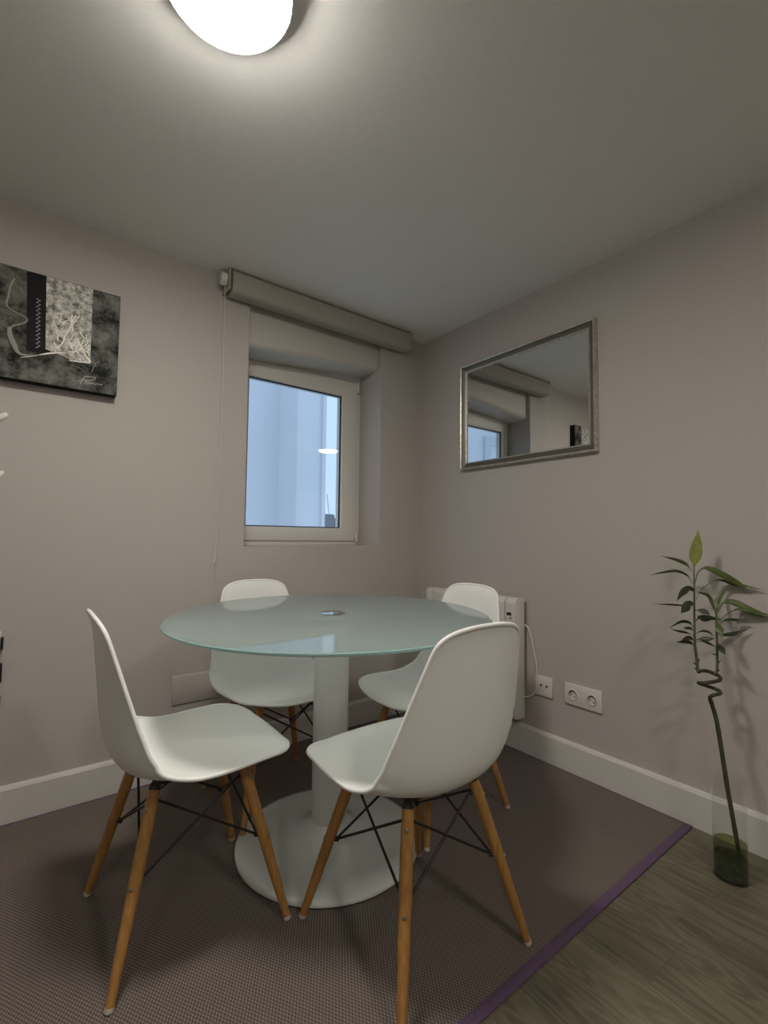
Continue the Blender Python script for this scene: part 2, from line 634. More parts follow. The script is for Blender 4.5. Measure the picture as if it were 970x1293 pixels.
ca_, cb_ = casing(1.905), casing(1.962)
n_ = len(ca_)
sb = MB().add([(RX0 + .002, *q) for q in ca_] + [(RX1 - .002, *q) for q in cb_],
              [tuple(range(n_))[::-1], tuple(range(n_, 2 * n_))] + [(i, (i + 1) % n_, n_ + (i + 1) % n_, n_ + i) for i in range(n_)]).build('shutter_casing', M['shutter_box'], smooth=30)
tag(sb, 'beige shutter casing in the top of the window recess', 'shutter box')

# ------------------------------------------------------------------ rolled-up blind on the ceiling above the window
bl = empty('roller_blind', (-0.70, -0.045, H))
BX0, BX1 = -1.235, -0.180
prof = []
for k in range(28):
    a = 2 * PI * k / 28
    ca, sa = math.cos(a), math.sin(a)
    prof.append((-0.050 + .046 * math.copysign(abs(ca) ** .55, ca), H - .057 + .053 * math.copysign(abs(sa) ** .55, sa)))
o0 = Vector(bl.location)


def rel(mb, base):
    mb.v = [tuple(Vector(v) - base) for v in mb.v]
    return mb


rel(MB().prism(prof, 0, BX0 + .012, BX1), o0).build('fabric_roll', M['blind'], bl, smooth=50)
for xx in (BX0 - .004, BX1):
    rel(MB().box(xx, xx + .008, -0.088, -0.002, H - .10, H - .001), o0).build('end_bracket', M['blind'], bl, bevel=0.002)
cw = MB()
cw.v = []
pw = []
for k in range(24):
    a = 2 * PI * k / 24
    pw.append((-0.05 + .024 * math.cos(a), H - .045 + .030 * math.sin(a)))
cw.prism(pw, 0, BX0 - .030, BX0 - .004)
rel(cw, o0).build('chain_wheel', M['white_plastic'], bl, bevel=0.003)
ch = MB()
za, zb = H - .05, 0.905
for yy in (-0.072, -0.028):
    pts = []
    for k in range(41):
        t = k / 40
        z = za + (zb - za) * t
        pts.append((BX0 - .017 + .004 * math.sin(t * 3), yy + (-.05 - yy) * t ** 3 * 0.9, z))
    ch.tube(pts, 0.0011, 5)
    for k in range(120):
        t = k / 119
        z = za + (zb - za) * t
        c = Vector((BX0 - .017 + .004 * math.sin(t * 3), yy + (-.05 - yy) * t ** 3 * 0.9, z))
        r = .0020
        ch.add([c + Vector(d) * r for d in ((1, 0, 0), (0, 1, 0), (-1, 0, 0), (0, -1, 0), (0, 0, 1), (0, 0, -1))],
               [(0, 1, 4), (1, 2, 4), (2, 3, 4), (3, 0, 4), (1, 0, 5), (2, 1, 5), (3, 2, 5), (0, 3, 5)])
ch.tube([(BX0 - .017, -.05, .935), (BX0 - .018, -.052, .905), (BX0 - .024, -.056, .885)], 0.0022, 6)
rel(ch, o0).build('bead_chain', M['cable'], bl)
tag(bl, 'beige rolled-up blind with bead chain fixed under the ceiling above the window', 'blind')

# ------------------------------------------------------------------ outside the window
nb = empty('neighbouring_building', (0, 3.6, -14))
nb0 = Vector(nb.location)
rel(MB().box(-8.5, 0.78, 3.55, 5.5, -14, 9), nb0).build('facade_wall', M['facade'], nb)
rel(MB().box(0.70, 1.125, 3.05, 5.5, -14, 9), nb0).build('corner_pier', M['facade'], nb, bevel=0.03)
rel(MB().box(1.045, 1.085, 3.02, 3.06, -14, 9), nb0).build('downpipe', M['facade'], nb)
rel(ring(-5.75, -4.72, .55, 2.86, -5.60, -4.87, .70, 2.71, 3.50, 3.56), nb0).build('shutter_frame', M['facade_trim'], nb)
rel(MB().box(-5.60, -4.87, 3.53, 3.56, .70, 2.71), nb0).build('shutter', M['facade'], nb)
tag(nb, 'white rendered house wall with corner pier close outside the window', 'building')
rb = random.Random(3)
fd = Vector((0.604, 1.0, 0)) * 320
for k, (dx, w, h, top) in enumerate(((-6, 13.5, 20, 18.5), (3.6, 5, 18, 14.5), (8.6, 4.2, 18, 17.2), (22, 20, 18, 13.0))):
    c = Vector((CAM.x + fd.x + dx, CAM.y + fd.y, 0))
    t_ = empty('distant_house', (c.x, c.y, -14))
    MB().box(-w / 2, w / 2, -4, 4, 0, top + 14 - 1.2).build('wall', M['roofs'], t_)
    MB().prism([(-w / 2 - .3, top + 12.8), (w / 2 + .3, top + 12.8), (w / 2 - 1.5, top + 14), (-w / 2 + 1.5, top + 14)], 1, -4.2, 4.2).build('roof', M['roofs'], t_)
    if k == 0:
        MB().tube([(4.2, 0, top + 13.5), (1.8, 0, top + 30)], 0.22, 6).build('antenna_mast', M['roofs'], t_)
    else:
        MB().box(-1, 0.4, -1, 1, top + 13.5, top + 15.2).build('chimney', M['roofs'], t_)
    tag(t_, ['long dark far house with a thin antenna mast, seen through the window', 'low dark far house next to the one with the mast',
             'dark far house with the tallest chimney on the skyline', 'dark far house at the end of the skyline, beyond the tall chimney'][k], 'house', 'houses on the skyline outside')
gd = MB().box(-600, 900, 1.5, 900, -15, -14).build('street_ground', M['ground'])
struct(gd)

# ------------------------------------------------------------------ rug
RGX0, RGX1, RGY0, RGY1 = -2.85, -0.022, -1.442, -0.022
rug = MB().box(RGX0 + .02, RGX1 - .005, RGY0 + .02, RGY1 - .005, 0.0005, 0.0050).build('woven_rug', M['rug'])
bw = 0.027


def binding(x0, x1, y0, y1):
    MB().box(x0, x1, y0, y1, 0.0005, 0.0056).build('binding', M['purple'], rug, bevel=0.002)


binding(RGX0, RGX1, RGY0, RGY0 + bw)
binding(RGX0, RGX1, RGY1 - .012, RGY1)
binding(RGX0, RGX0 + bw, RGY0 + bw, RGY1 - .012)
binding(RGX1 - .010, RGX1, RGY0 + bw, RGY1 - .012)
tag(rug, 'brown woven rug with purple binding under the glass table and chairs', 'rug')
ZR = 0.0058

# ------------------------------------------------------------------ table
TX, TY = -1.080, -0.7476
TZ = 0.7410
tb = empty('round_table', (TX, TY, ZR))
TH = 0.010
R_ = 0.525
z1 = TZ - ZR
pf = [(0.0005, z1 - TH), (R_ - .003, z1 - TH), (R_, z1 - TH + .003), (R_, z1 - .003), (R_ - .003, z1), (0.0005, z1)]
top = MB().lathe(pf, 128).build('tabletop', M['glass_top'], tb, smooth=30)
top.data.materials.append(M['glass_under'])
for p_ in top.data.polygons:
    if p_.center.z < z1 - TH + .0005:
        p_.material_index = 1                # clear lower face, satin upper face
MB().lathe([(R_ - .004, z1 - TH + .001), (R_ + .0008, z1 - TH + .0025), (R_ + .0008, z1 - .0025), (R_ - .004, z1 - .0002)], 128, closed=True).build('polished_edge', M['glass_edge'], top, smooth=40)
MB().lathe([(0.0005, z1), (.043, z1), (.043, z1 + .003), (.040, z1 + .0045), (0.0005, z1 + .0055)], 48).build('fixing_cap', M['chrome'], tb, smooth=40)
MB().lathe([(.115, z1 - TH - .010), (.12, z1 - TH - .008), (.12, z1 - TH), (0.0005, z1 - TH)], 48).build('mounting_plate', M['column'], tb, smooth=40)
MB().lathe([(.058, .062), (.058, z1 - TH - .008)], 64).build('column', M['column'], tb, smooth=40)
# low conical foot flaring to the floor
rb_ = 0.297
pf = [(rb_ - .006, 0.0), (rb_, .004), (rb_, .010), (rb_ - .004, .014)]
for k in range(1, 16):
    t = k / 15
    r = rb_ - .004 + (.066 - rb_ + .004) * t
    pf.append((r, .014 + .020 * t + .034 * t ** 5))
pf.append((.061, .074))
pf.append((0.0005, .074))
MB().lathe(pf, 96).build('foot', M['table_white'], tb, smooth=50)
MB().lathe([(rb_ - .010, -0.0005), (rb_ - .002, -0.0005), (rb_ - .002, .003), (rb_ - .010, .003)], 96, closed=True).build('rubber_ring', M['gasket'], tb)
top.rotation_mode = 'AXIS_ANGLE'
top.rotation_axis_angle = (math.radians(0.4), math.sin(YAW), -math.cos(YAW), 0)   # the glass sits very slightly out of level
top.location = Vector((0, 0, 0.0))
tag(tb, 'round pale green glass table on a white pedestal with disc foot', 'table')

# ------------------------------------------------------------------ chairs
# profile of the shell: forward, height
PROF = [(.232, .412), (.222, .430), (.195, .443), (.14, .444), (.07, .431), (0.0, .416), (-.07, .406), (-.13, .409), (-.173, .428),
        (-.201, .470), (-.214, .535), (-.222, .612), (-.229, .688), (-.235, .750), (-.241, .785), (-.248, .802)]
NV, NU = 61, 33
cl = catmull([(p[0], 0, p[1]) for p in PROF], 400)
acc = [0]
for a, b in zip(cl[:-1], cl[1:]):
    acc.append(acc[-1] + (b - a).length)
LT = acc[-1]
acc_n = np.array(acc)
cl_n = np.array([tuple(c) for c in cl])


def prof_at(s):
    return Vector((float(np.interp(s, acc_n, cl_n[:, 0])), 0, float(np.interp(s, acc_n, cl_n[:, 2]))))


# half widths and edge lift along the relative arc length
WS = [(0, .200), (.10, .216), (.22, .226), (.34, .226), (.44, .222), (.54, .212), (.64, .203), (.74, .185), (.84, .164), (.92, .145), (1, .127)]
LS = [(0, -.014), (.08, -.010), (.2, .004), (.34, .024), (.45, .050), (.54, .066), (.64, .058), (.74, .042), (.85, .024), (.95, .008), (1, 0.0)]


def curve(tab, x):
    xs = [t[0] for t in tab]
    ys = [t[1] for t in tab]
    # smooth interpolation
    i = max(0, min(len(xs) - 2, next((k for k in range(len(xs) - 1) if x <= xs[k + 1]), len(xs) - 2)))
    t = (x - xs[i]) / (xs[i + 1] - xs[i])
    m0 = (ys[i + 1] - ys[i - 1]) / (xs[i + 1] - xs[i - 1]) if i > 0 else (ys[i + 1] - ys[i]) / (xs[i + 1] - xs[i])
    m1 = (ys[i + 2] - ys[i]) / (xs[i + 2] - xs[i]) if i + 2 < len(xs) else (ys[i + 1] - ys[i]) / (xs[i + 1] - xs[i])
    h = xs[i + 1] - xs[i]
    return (2 * t ** 3 - 3 * t ** 2 + 1) * ys[i] + (t ** 3 - 2 * t ** 2 + t) * h * m0 + (-2 * t ** 3 + 3 * t ** 2) * ys[i + 1] + (t ** 3 - t ** 2) * h * m1


def shell_point(u, v):
    """u -1..1 across, v 0..1 from the front lip to the top edge"""
    au = min(abs(u), 1.0)
    c0 = .105 * (1 - (1 - au ** 2.6) ** (1 / 2.2))
    c1 = .046 * (1 - (1 - au ** 2.8) ** (1 / 2.4))
    s = c0 + v * (LT - c0 - c1)
    p = prof_at(s)
    q = prof_at(min(s + .004, LT)) - prof_at(max(s - .004, 0))
    q.normalize()
    n = Vector((q.z, 0, -q.x))               # towards the sitter: up on the seat, forward on the back
    if n.z < 0 and abs(n.x) < .5:
        n = -n
    rel_ = s / LT
    hw = curve(WS, rel_)
    lift = curve(LS, rel_)
    n = Vector((q.z, 0, -q.x))
    # q runs backwards on the seat, upwards on the back
    n = Vector((q.z, 0, -q.x)) if True else n
    y = u * hw
    return p + n * (lift * au ** 2.4) + Vector((0, y, 0))


def make_shell():
    us = [math.sin((i / (NU - 1) * 2 - 1) * PI / 2 * .985) / math.sin(PI / 2 * .985) for i in range(NU)]
    G = [[shell_point(u, j / (NV - 1)) for u in us] for j in range(NV)]
    # normals
    N = [[None] * NU for _ in range(NV)]
    for j in range(NV):
        for i in range(NU):
            a = G[j][min(i + 1, NU - 1)] - G[j][max(i - 1, 0)]
            b = G[min(j + 1, NV - 1)][i] - G[max(j - 1, 0)][i]
            N[j][i] = a.cross(b).normalized()
    T = 0.0045
    if N[NV // 4][NU // 2].z < 0:
        N = [[-n for n in r] for r in N]
    v, f = [], []
    idx = lambda s, j, i: s * NV * NU + j * NU + i
    for s in (0, 1):
        for j in range(NV):
            for i in range(NU):
                v.append(G[j][i] - N[j][i] * (T * s))
    for j in range(NV - 1):
        for i in range(NU - 1):
            f.append((idx(0, j, i), idx(0, j, i + 1), idx(0, j + 1, i + 1), idx(0, j + 1, i)))
            f.append((idx(1, j, i), idx(1, j + 1, i), idx(1, j + 1, i + 1), idx(1, j, i + 1)))
    mb = MB()
    mb.add(v, f)
    # rolled rim round the outline
    loop = [(0, i) for i in range(NU)] + [(j, NU - 1) for j in range(1, NV)] + \
           [(NV - 1, i) for i in range(NU - 2, -1, -1)] + [(j, 0) for j in range(NV - 2, 0, -1)]
    pts = [G[j][i] - N[j][i] * (T * .5) for j, i in loop]
    # even spacing
    P = pts + [pts[0]]
    al = [0]
    for a, b in zip(P[:-1], P[1:]):
        al.append(al[-1] + (b - a).length)
    n = 150
    A = np.array([tuple(p) for p in P])
    R = [Vector([float(np.interp(al[-1] * k / n, al, A[:, c])) for c in range(3)]) for k in range(n)]
    vv, ff = [], []
    m_ = 8
    a = None
    for k in range(n):
        t = (R[(k + 1) % n] - R[k - 1]).normalized()
        a = t.orthogonal().normalized() if a is None else (a - t * a.dot(t)).normalized()
        b = t.cross(a)
        for q in range(m_):
            th = 2 * PI * q / m_
            vv.append(R[k] + (a * math.cos(th) + b * math.sin(th)) * .0052)
    # close the twist by matching the nearest start index
    last = [vv[(n - 1) * m_ + q] for q in range(m_)]
    sh = min(range(m_), key=lambda d: sum((last[q] - vv[(q + d) % m_]).length for q in range(m_)))
    for k in range(n):
        d = sh if k == n - 1 else 0
        for q in range(m_):
            k2 = (k + 1) % n
            ff.append((k * m_ + q, k * m_ + (q + 1) % m_, k2 * m_ + (q + 1 + d) % m_, k2 * m_ + (q + d) % m_))
    mb.add(vv, ff)
    return mb


LEG_TOP, LEG_FOOT, LZ = 0.1075, 0.203, 0.390


def leg_pt(sx, sy, z):
    t = z / LZ
    r = LEG_FOOT + (LEG_TOP - LEG_FOOT) * t
    return Vector((sx * r - .005, sy * r, z))


def make_chair():
    root = empty('shell_chair')
    make_shell().build('seat_shell', M['shell'], root, smooth=179)
    CN = [(1, 1), (1, -1), (-1, -1), (-1, 1)]
    for sx, sy in CN:
        zs = [.008, .04, .12, .22, .30, .355, LZ]
        rr = [.0095, .0105, .0128, .0145, .0148, .0140, .0130]
        lg = MB().tube([leg_pt(sx, sy, z) for z in zs], rr, 16).build('leg', M['beech'], root, smooth=50)
        MB().tube([leg_pt(sx, sy, z) for z in (0, .002, .0095)], [.0085, .0098, .0100], 14).build('foot_glide', M['foot'], lg, smooth=50)
        out = Vector((sx, sy, 0)).normalized()
        for zb_ in (.350, .205):
            c = leg_pt(sx, sy, zb_)
            MB().tube([c + out * .010, c + out * .0155, c + out * .0172], [.0058, .0058, .0035], 10).build('bolt', M['brass'], lg, smooth=40)
            MB().tube([c - out * .011, c - out * .024], [.0062, .0062], 8).build('rod_clamp', M['black_metal'], lg, smooth=40)
        c = leg_pt(sx, sy, LZ)
        p2 = Vector((sx * .100 - .005, sy * .100, .427 if sx > 0 else .400))
        MB().tube([leg_pt(sx, sy, .384), c, c + (p2 - c) * .5, p2], [.0138, .0138, .011, .011], 12).build('mount_bracket', M['black_metal'], lg, smooth=40)
    U = [leg_pt(sx, sy, .358) - Vector((sx, sy, 0)).normalized() * .014 for sx, sy in CN]
    L = [leg_pt(sx, sy, .205) - Vector((sx, sy, 0)).normalized() * .017 for sx, sy in CN]
    T = [Vector((sx * .092 - .005, sy * .092, .385)) for sx, sy in CN]
    for k in range(4):
        j = (k + 1) % 4
        for a, b in ((U[k], L[j]), (L[k], U[j])):
            MB().tube([a, b], .0033, 8).build('brace_rod', M['black_metal'], root, smooth=50)
        MB().tube([T[k], T[j]], .0038, 8).build('seat_bar', M['black_metal'], root, smooth=50)
    return root


proto = make_chair()
GR = 'white shell chairs round the glass table'
CH = [(-1.532, -0.762, 0.0, 'white shell chair at the table on the side of the canvas picture'),
      (-1.098, -1.180, 90.0, 'white shell chair with its back to the bare wood floor, beside the purple rug edge'),
      (-1.108, -0.385, -90.0, 'white shell chair between the table and the window wall'),
      (-0.662, -0.782, 180.0, 'white shell chair between the table and the white radiator')]
for k, (x, y, a, lab) in enumerate(CH):
    o = proto if k == 0 else copy_tree(proto)
    o.location = (x, y, .0057)
    o.rotation_euler = (0, 0, math.radians(a))
    tag(o, lab, 'chair', GR)

# ------------------------------------------------------------------ mirror
MY0, MY1, MZ0, MZ1 = -1.112, -0.336, 1.372, 1.949
mi = empty('wall_mirror', (-0.002, (MY0 + MY1) / 2, MZ0))
mi0 = Vector(mi.location)
PR = [(0, 0), (0, .022), (.004, .027), (.010, .023)]
BD = [(.030, 0), (.030, .011), (.033, .015), (.037, .012), (.040, .006), (.040, 0)]


def rail(prof, side, lighten=None):
    """mitred moulding on one side of the mirror"""
    cs = [(MY0, MZ0, 1, 1), (MY1, MZ0, -1, 1), (MY1, MZ1, -1, -1), (MY0, MZ1, 1, -1)]
    a, b = cs[side], cs[(side + 1) % 4]
    n = len(prof)
    v = [(-.002 - h, a[0] + a[2] * t, a[1] + a[3] * t) for t, h in prof] + [(-.002 - h, b[0] + b[2] * t, b[1] + b[3] * t) for t, h in prof]
    f = [tuple(range(n))[::-1], tuple(range(n, 2 * n))] + [(i, (i + 1) % n, n + (i + 1) % n, n + i) for i in range(n)]
    return rel(MB().add(v, f), mi0)


OUT = PR + [(.010, 0)]
BAND = [(.010, 0), (.010, .0225), (.014, .016), (.030, .0095), (.030, 0)]
for s in range(4):
    r_ = rail(OUT, s).build('frame_rail', M['frame_silver'], mi, smooth=40)
    rail(BAND, s).build('frame_band', M['frame_dark'], r_, smooth=40)
    rail(BD, s).build('frame_bead', M['frame_silver'], r_, smooth=40)
rel(MB().box(-.0075, -.003, MY0 + .03, MY1 - .03, MZ0 + .03, MZ1 - .03), mi0).build('mirror_glass', M['mirror'], mi)
tag(mi, 'rectangular wall mirror in a silver grey moulded frame', 'mirror')

# ------------------------------------------------------------------ electric radiator
ra = empty('electric_radiator', (-0.02, -0.455, 0.168))
ra0 = Vector(ra.location)
RY0, RY1, RZa, RZb = -0.752, -0.145, 0.168, 0.722
div = [RY1, -.195] + [-.195 - .0998 * k for k in range(1, 6)] + [RY0]
rel(MB().box(-0.074, -0.024, RY0 + .010, RY1 - .010, RZa + .012, RZb - .012), ra0).build('core', M['gasket'], ra)
for a, b in zip(div[:-1], div[1:]):
    last = b == RY0
    g = .0032
    mb = MB()
    xf, xb = -0.098, -0.024
    mb.prism([(xb, RZa), (xf + .012, RZa), (xf, RZa + .012), (xf, RZb - .022), (xf + .006, RZb - .008), (xf + .022, RZb), (xb, RZb)], 1, b + (0 if last else g), a - (0 if a == RY1 else g))
    el = rel(mb, ra0).build('control_panel' if last else 'heating_element', M['radiator'], ra, bevel=0.003)
    if last:
        rel(MB().box(xf - .0012, xf + .004, b + .020, b + .046, .642, .656), ra0).build('display', M['lcd'], el)
        rel(MB().box(xf - .0016, xf + .004, b + .020, b + .027, .627, .634), ra0).build('button', M['lcd'], el)
        rel(MB().box(xf - .0016, xf + .004, b + .036, b + .044, .627, .634), ra0).build('button', M['socket_plastic'], el)
for yy in (-.25, -.62):
    rel(MB().box(-.03, -.001, yy - .02, yy + .02, .25, .64), ra0).build('wall_bracket', M['radiator'], ra)
cab = catmull([(-.030, -.745, .60), (-.016, -.762, .585), (-.010, -.778, .54), (-.009, -.792, .48), (-.009, -.805, .42), (-.010, -.812, .36),
               (-.011, -.808, .315), (-.012, -.790, .285), (-.018, -.768, .268), (-.028, -.745, .262)], 60)
rel(MB().tube(cab, .0034, 8), ra0).build('power_cable', M['cable'], ra, smooth=60)
tag(ra, 'white wall-mounted electric radiator with vertical elements and a power cable', 'radiator')


# ------------------------------------------------------------------ sockets
def plate(mb, y0, y1, z0, z1, xb=-0.001, xf=-0.010):
    return mb.box(xf, xb, y0, y1, z0, z1)


so = empty('double_socket', (-0.001, -1.030, 0.332))
s0 = Vector(so.location)
rel(plate(MB(), -1.1135, -0.9465, 0.2875, 0.3765), s0).build('cover_plate', M['socket_plastic'], so, bevel=0.0022)
for yc in (-1.073, -0.987):
    zc = .332
    rim = MB()
    rim.lathe([(.0195, 0), (.0235, 0), (.0235, .003), (.022, .004), (.0195, .004)], 32, closed=True)
    rim.v = [(-.0098 - v[2], yc + v[0], zc + v[1]) for v in rim.v]
    insert = rel(rim, s0).build('socket_rim', M['socket_plastic'], so, smooth=40)
    cup = MB().lathe([(.0005, 0), (.0196, 0), (.0196, .0003), (.0005, .0003)], 32)
    cup.v = [(-.0101 - v[2], yc + v[0], zc + v[1]) for v in cup.v]
    rel(cup, s0).build('painted_well_shade', M['frame_dark'], insert)  # flat dark disc: recess shade painted in, left showing mostly along the top
    cup = MB().lathe([(.0005, 0), (.0150, 0), (.0150, .0006), (.0005, .0006)], 32)
    cup.v = [(-.0101 - v[2], yc + v[0], zc - .0045 + v[1]) for v in cup.v]
    rel(cup, s0).build('socket_floor', M['socket_plastic'], insert)
    for dy, dz in ((-.0075, -.008), (.0075, -.001)):
        hb = MB().lathe([(.0003, 0), (.0030, 0), (.0030, .0004), (.0003, .0004)], 12)
        hb.v = [(-.0108 - v[2], yc + dy + v[0], zc + dz + v[1]) for v in hb.v]
        rel(hb, s0).build('pin_hole', M['dark_hole'], insert)
tag(so, 'beige double power socket low on the wall beside the mirror wall plant', 'socket')
so['label'] = 'wide double power socket with two round wells above the skirting'
so = empty('aerial_socket', (-0.001, -0.842, 0.332))
s0 = Vector(so.location)
rel(plate(MB(), -0.885, -0.7985, 0.2865, 0.3750), s0).build('cover_plate', M['socket_plastic'], so, bevel=0.0022)
for yc in (-0.858, -0.829):
    hb = MB().lathe([(.0003, 0), (.0052, 0), (.0052, .0006), (.0003, .0006)], 16)
    hb.v = [(-.0102 - v[2], yc + v[0], .333 + v[1]) for v in hb.v]
    rel(hb, s0).build('hole', M['dark_hole'], so)
tag(so, 'small square socket plate with two dark holes beside the radiator cable', 'socket')

# blank cover plate low on the window wall
cp = MB().box(-1.400, -1.06, -0.006, 0.0005, 0.290, 0.408).build('blank_cover', M['wall'], bevel=0.002)
tag(cp, 'flat wall-coloured cover plate low on the window wall behind a chair', 'cover plate')

# ------------------------------------------------------------------ ceiling lamps
def ceiling_lamp(x, y, material, lab):
    t = empty('ceiling_lamp', (x, y, H))
    MB().lathe([(.0005, -.012), (.122, -.012), (.122, 0), (.0005, 0)], 64).build('base_plate', M['lamp_base'], t, smooth=40)
    r = .132
    MB().lathe([(r - .030, -.008), (r - .012, -.008), (r + .0015, -.0462), (r - .0005, -.0466), (r - .004, -.0445), (r - .030, -.0445)], 72, closed=True).build('rim', M['lamp_base'], t, smooth=40)
    pf = [(.0005, -.062)]
    for k in range(1, 10):
        a = k / 9 * PI / 2
        pf.append((r - .025 + .024 * math.sin(a), -.062 + .016 * (1 - math.cos(a))))
    pf += [(r - .001, -.0425), (.0005, -.0425)]
    MB().lathe(pf, 72).build('diffuser', material, t, smooth=50)
    tag(t, lab, 'lamp', 'round ceiling lamps')


ceiling_lamp(-1.628, -1.181, M['lamp'], 'lit round white ceiling lamp over the rug near the glass table')
ceiling_lamp(-1.31, -2.88, M['lamp_b'], 'lit round white ceiling lamp over the bare wooden floor near the plant wall')
ceiling_lamp(-3.2, -3.4, M['lamp_b'], 'added round white fill lamp, out of view on the ceiling far from the plant wall')  # invented fill lamp behind the camera, added to brighten ceiling and walls

# ------------------------------------------------------------------ canvas picture
AY = -0.045
ar = empty('canvas_picture', (-1.95, 0, 1.545))
ar0 = Vector(ar.location)
AX0, AX1, AZ0, AZ1 = -2.255, -1.651, 1.541, 1.940
cv = rel(MB().box(AX0, AX1, AY, -0.001, AZ0, AZ1), ar0).build('canvas', M['canvas_side'], ar, bevel=0.002)
rel(MB().box(AX0 + .001, AX1 - .001, AY - .0012, AY + .001, AZ0 + .001, AZ1 - .001), ar0).build('painted_face', M['canvas_face'], ar)


def ap(x, y, off=0.002):
    """point on the picture from pixels of a 5.706x crop that starts at (0, 320)"""
    q = hit(x / 5.706, 320 + y / 5.706, 1, AY - off)
    return q


def apoly(pts, name, material, th=.0025):
    q = [ap(*p, off=.001) for p in pts]
    n = len(q)
    v = [(p.x, AY - .001, p.z) for p in q] + [(p.x, AY - .001 - th, p.z) for p in q]
    f = [tuple(range(n)), tuple(range(n, 2 * n))[::-1]] + [(i, (i + 1) % n, n + (i + 1) % n, n + i) for i in range(n)]
    return rel(MB().add(v, f), ar0).build(name, material, ar)


apoly([(195, 128), (335, 165), (328, 728), (190, 700)], 'black_band', M['canvas_black'], .0012)
apoly([(335, 168), (670, 262), (650, 800), (500, 765), (328, 690)], 'plaster_patch', M['canvas_light'], .004)


def stroke(pts, rad, name, material, n=None, off=.004, parent=ar):
    q = [ap(*p, off=off) for p in pts]
    if n:
        q = catmull(q, n)
    k = len(q)
    rr = rad if isinstance(rad, (list, tuple)) else [rad] * k
    if len(rr) != k:
        rr = list(np.interp(np.linspace(0, 1, k), np.linspace(0, 1, len(rr)), rr))
    mb = MB().tube(q, [float(r) for r in rr], 6)
    mb.v = [(v[0], AY - off + (v[1] - AY + off) * .5, v[2]) for v in mb.v]
    return rel(mb, ar0).build(name, material, parent, smooth=50)


zz = []
for k in range(25):
    t = k / 24
    zz.append((262 + (30 if k % 2 else 0) + 8 * t - 12 * t, 325 + 355 * t))
stroke(zz, .0016, 'zigzag_stitch', M['thread'], off=.003)
stroke([(105, 180), (75, 230), (60, 300), (48, 375), (110, 425), (195, 470), (175, 500), (100, 520), (65, 545)], [.003, .004, .003, .0025, .002, .003, .003], 'string', M['string'], 40)
stroke([(65, 530), (70, 590), (95, 650), (130, 715), (200, 735), (330, 730)], [.006, .009, .010, .006, .004, .002], 'string', M['string'], 30)
stroke([(150, 750), (250, 738), (340, 722), (430, 716), (530, 722)], [.001, .002, .003, .003, .0015], 'straw', M['straw'], 20)
rs = random.Random(11)
SW = [((400, 450), (490, 540)), ((380, 480), (470, 610)), ((385, 560), (470, 620)), ((545, 450), (455, 620)), ((575, 450), (500, 560)), ((415, 685), (470, 615)),
      ((560, 610), (650, 790)), ((600, 620), (575, 700)), ((640, 640), (520, 720)), ((560, 640), (640, 720)), ((520, 660), (530, 720)), ((480, 620), (520, 690)),
      ((590, 690), (650, 780)), ((500, 770), (650, 790)), ((520, 440), (525, 560)), ((610, 650), (640, 740)), ((540, 690), (620, 780))]
for k in range(16):
    a = (rs.uniform(370, 640), rs.uniform(430, 760))
    th_ = rs.uniform(-1.4, 1.4)
    l_ = rs.uniform(40, 110)
    b = (min(655, max(345, a[0] + l_ * math.cos(th_))), min(790, a[1] + l_ * math.sin(th_)))
    if b[1] < 690 + .3 * (b[0] - 330) and a[1] < 690 + .3 * (a[0] - 330):
        SW.append((a, b))
for a, b in SW:
    mid = ((a[0] + b[0]) / 2 + rs.uniform(-10, 10), (a[1] + b[1]) / 2 + rs.uniform(-10, 10))
    stroke([a, mid, b], rs.uniform(.0012, .0024), 'straw', M['straw'], 8, off=.006)
stroke([(650, 790), (690, 790), (720, 780)], .0012, 'straw', M['string'], 8)
stroke([(660, 520), (670, 600), (690, 645)], .0014, 'straw', M['string'], 8)
stroke([(690, 790), (675, 820), (660, 855)], .0012, 'straw', M['string'], 8)
stroke([(510, 800), (560, 820), (608, 845)], .0010, 'straw', M['string'], 8)
# signature
stroke([(608, 885), (640, 888), (690, 895), (670, 910), (640, 915), (600, 912), (565, 915)], .0009, 'signature_stroke', M['ink'], 24, off=.0028)
stroke([(610, 890), (592, 915), (578, 942)], .0009, 'signature_stroke', M['ink'], 10, off=.0028)
stroke([(610, 938), (622, 918), (632, 940), (645, 925), (655, 942), (668, 930), (680, 944), (695, 940), (740, 948)], .0009, 'signature_stroke', M['ink'], 30, off=.0028)
tag(ar, 'black and grey abstract canvas with a pale straw-covered patch on the window wall', 'picture')

# ------------------------------------------------------------------ peg rack and notched board that just enter the frame
pk = empty('peg_rack', (-2.06, 0, 1.10))
pk0 = Vector(pk.location)
rel(MB().box(-2.09, -2.03, -.016, -.001, 1.12, 1.52), pk0).build('backboard', M['white_plastic'], pk, bevel=0.003)
for zc, dx in ((1.425, 0.0), (1.217, 0.004)):
    tip = hit(13 if zc > 1.3 else 8, 521 if zc > 1.3 else 594, 1, -.085)
    pts = catmull([(-2.06, -.010, tip.z - .045), (-2.055, -.05, tip.z - .048), (tip.x - .030, -.080, tip.z - .024), (tip.x - .006, -.086, tip.z - .004)], 14)
    rel(MB().tube(pts, [.012, .012, .012, .012, .012, .0125, .013, .013, .013, .013, .012, .011, .009, .004], 12), pk0).build('peg', M['white_plastic'], pk, smooth=60)
tag(pk, 'white wall rack with upturned pegs below the canvas picture', 'peg rack')
nbd = empty('notched_panel', (-2.03, -.02, .36))
n0 = Vector(nbd.location)
rel(MB().box(-2.16, -1.966, -.024, -.001, .37, .66), n0).build('panel', M['white_plastic'], nbd, bevel=0.002)
for a, b in ((.600, .640), (.537, .552), (.489, .532), (.400, .438)):
    rel(MB().box(-1.9665, -1.958, -.026, -.004, a, b), n0).build('black_edge_tab', M['black_metal'], nbd)
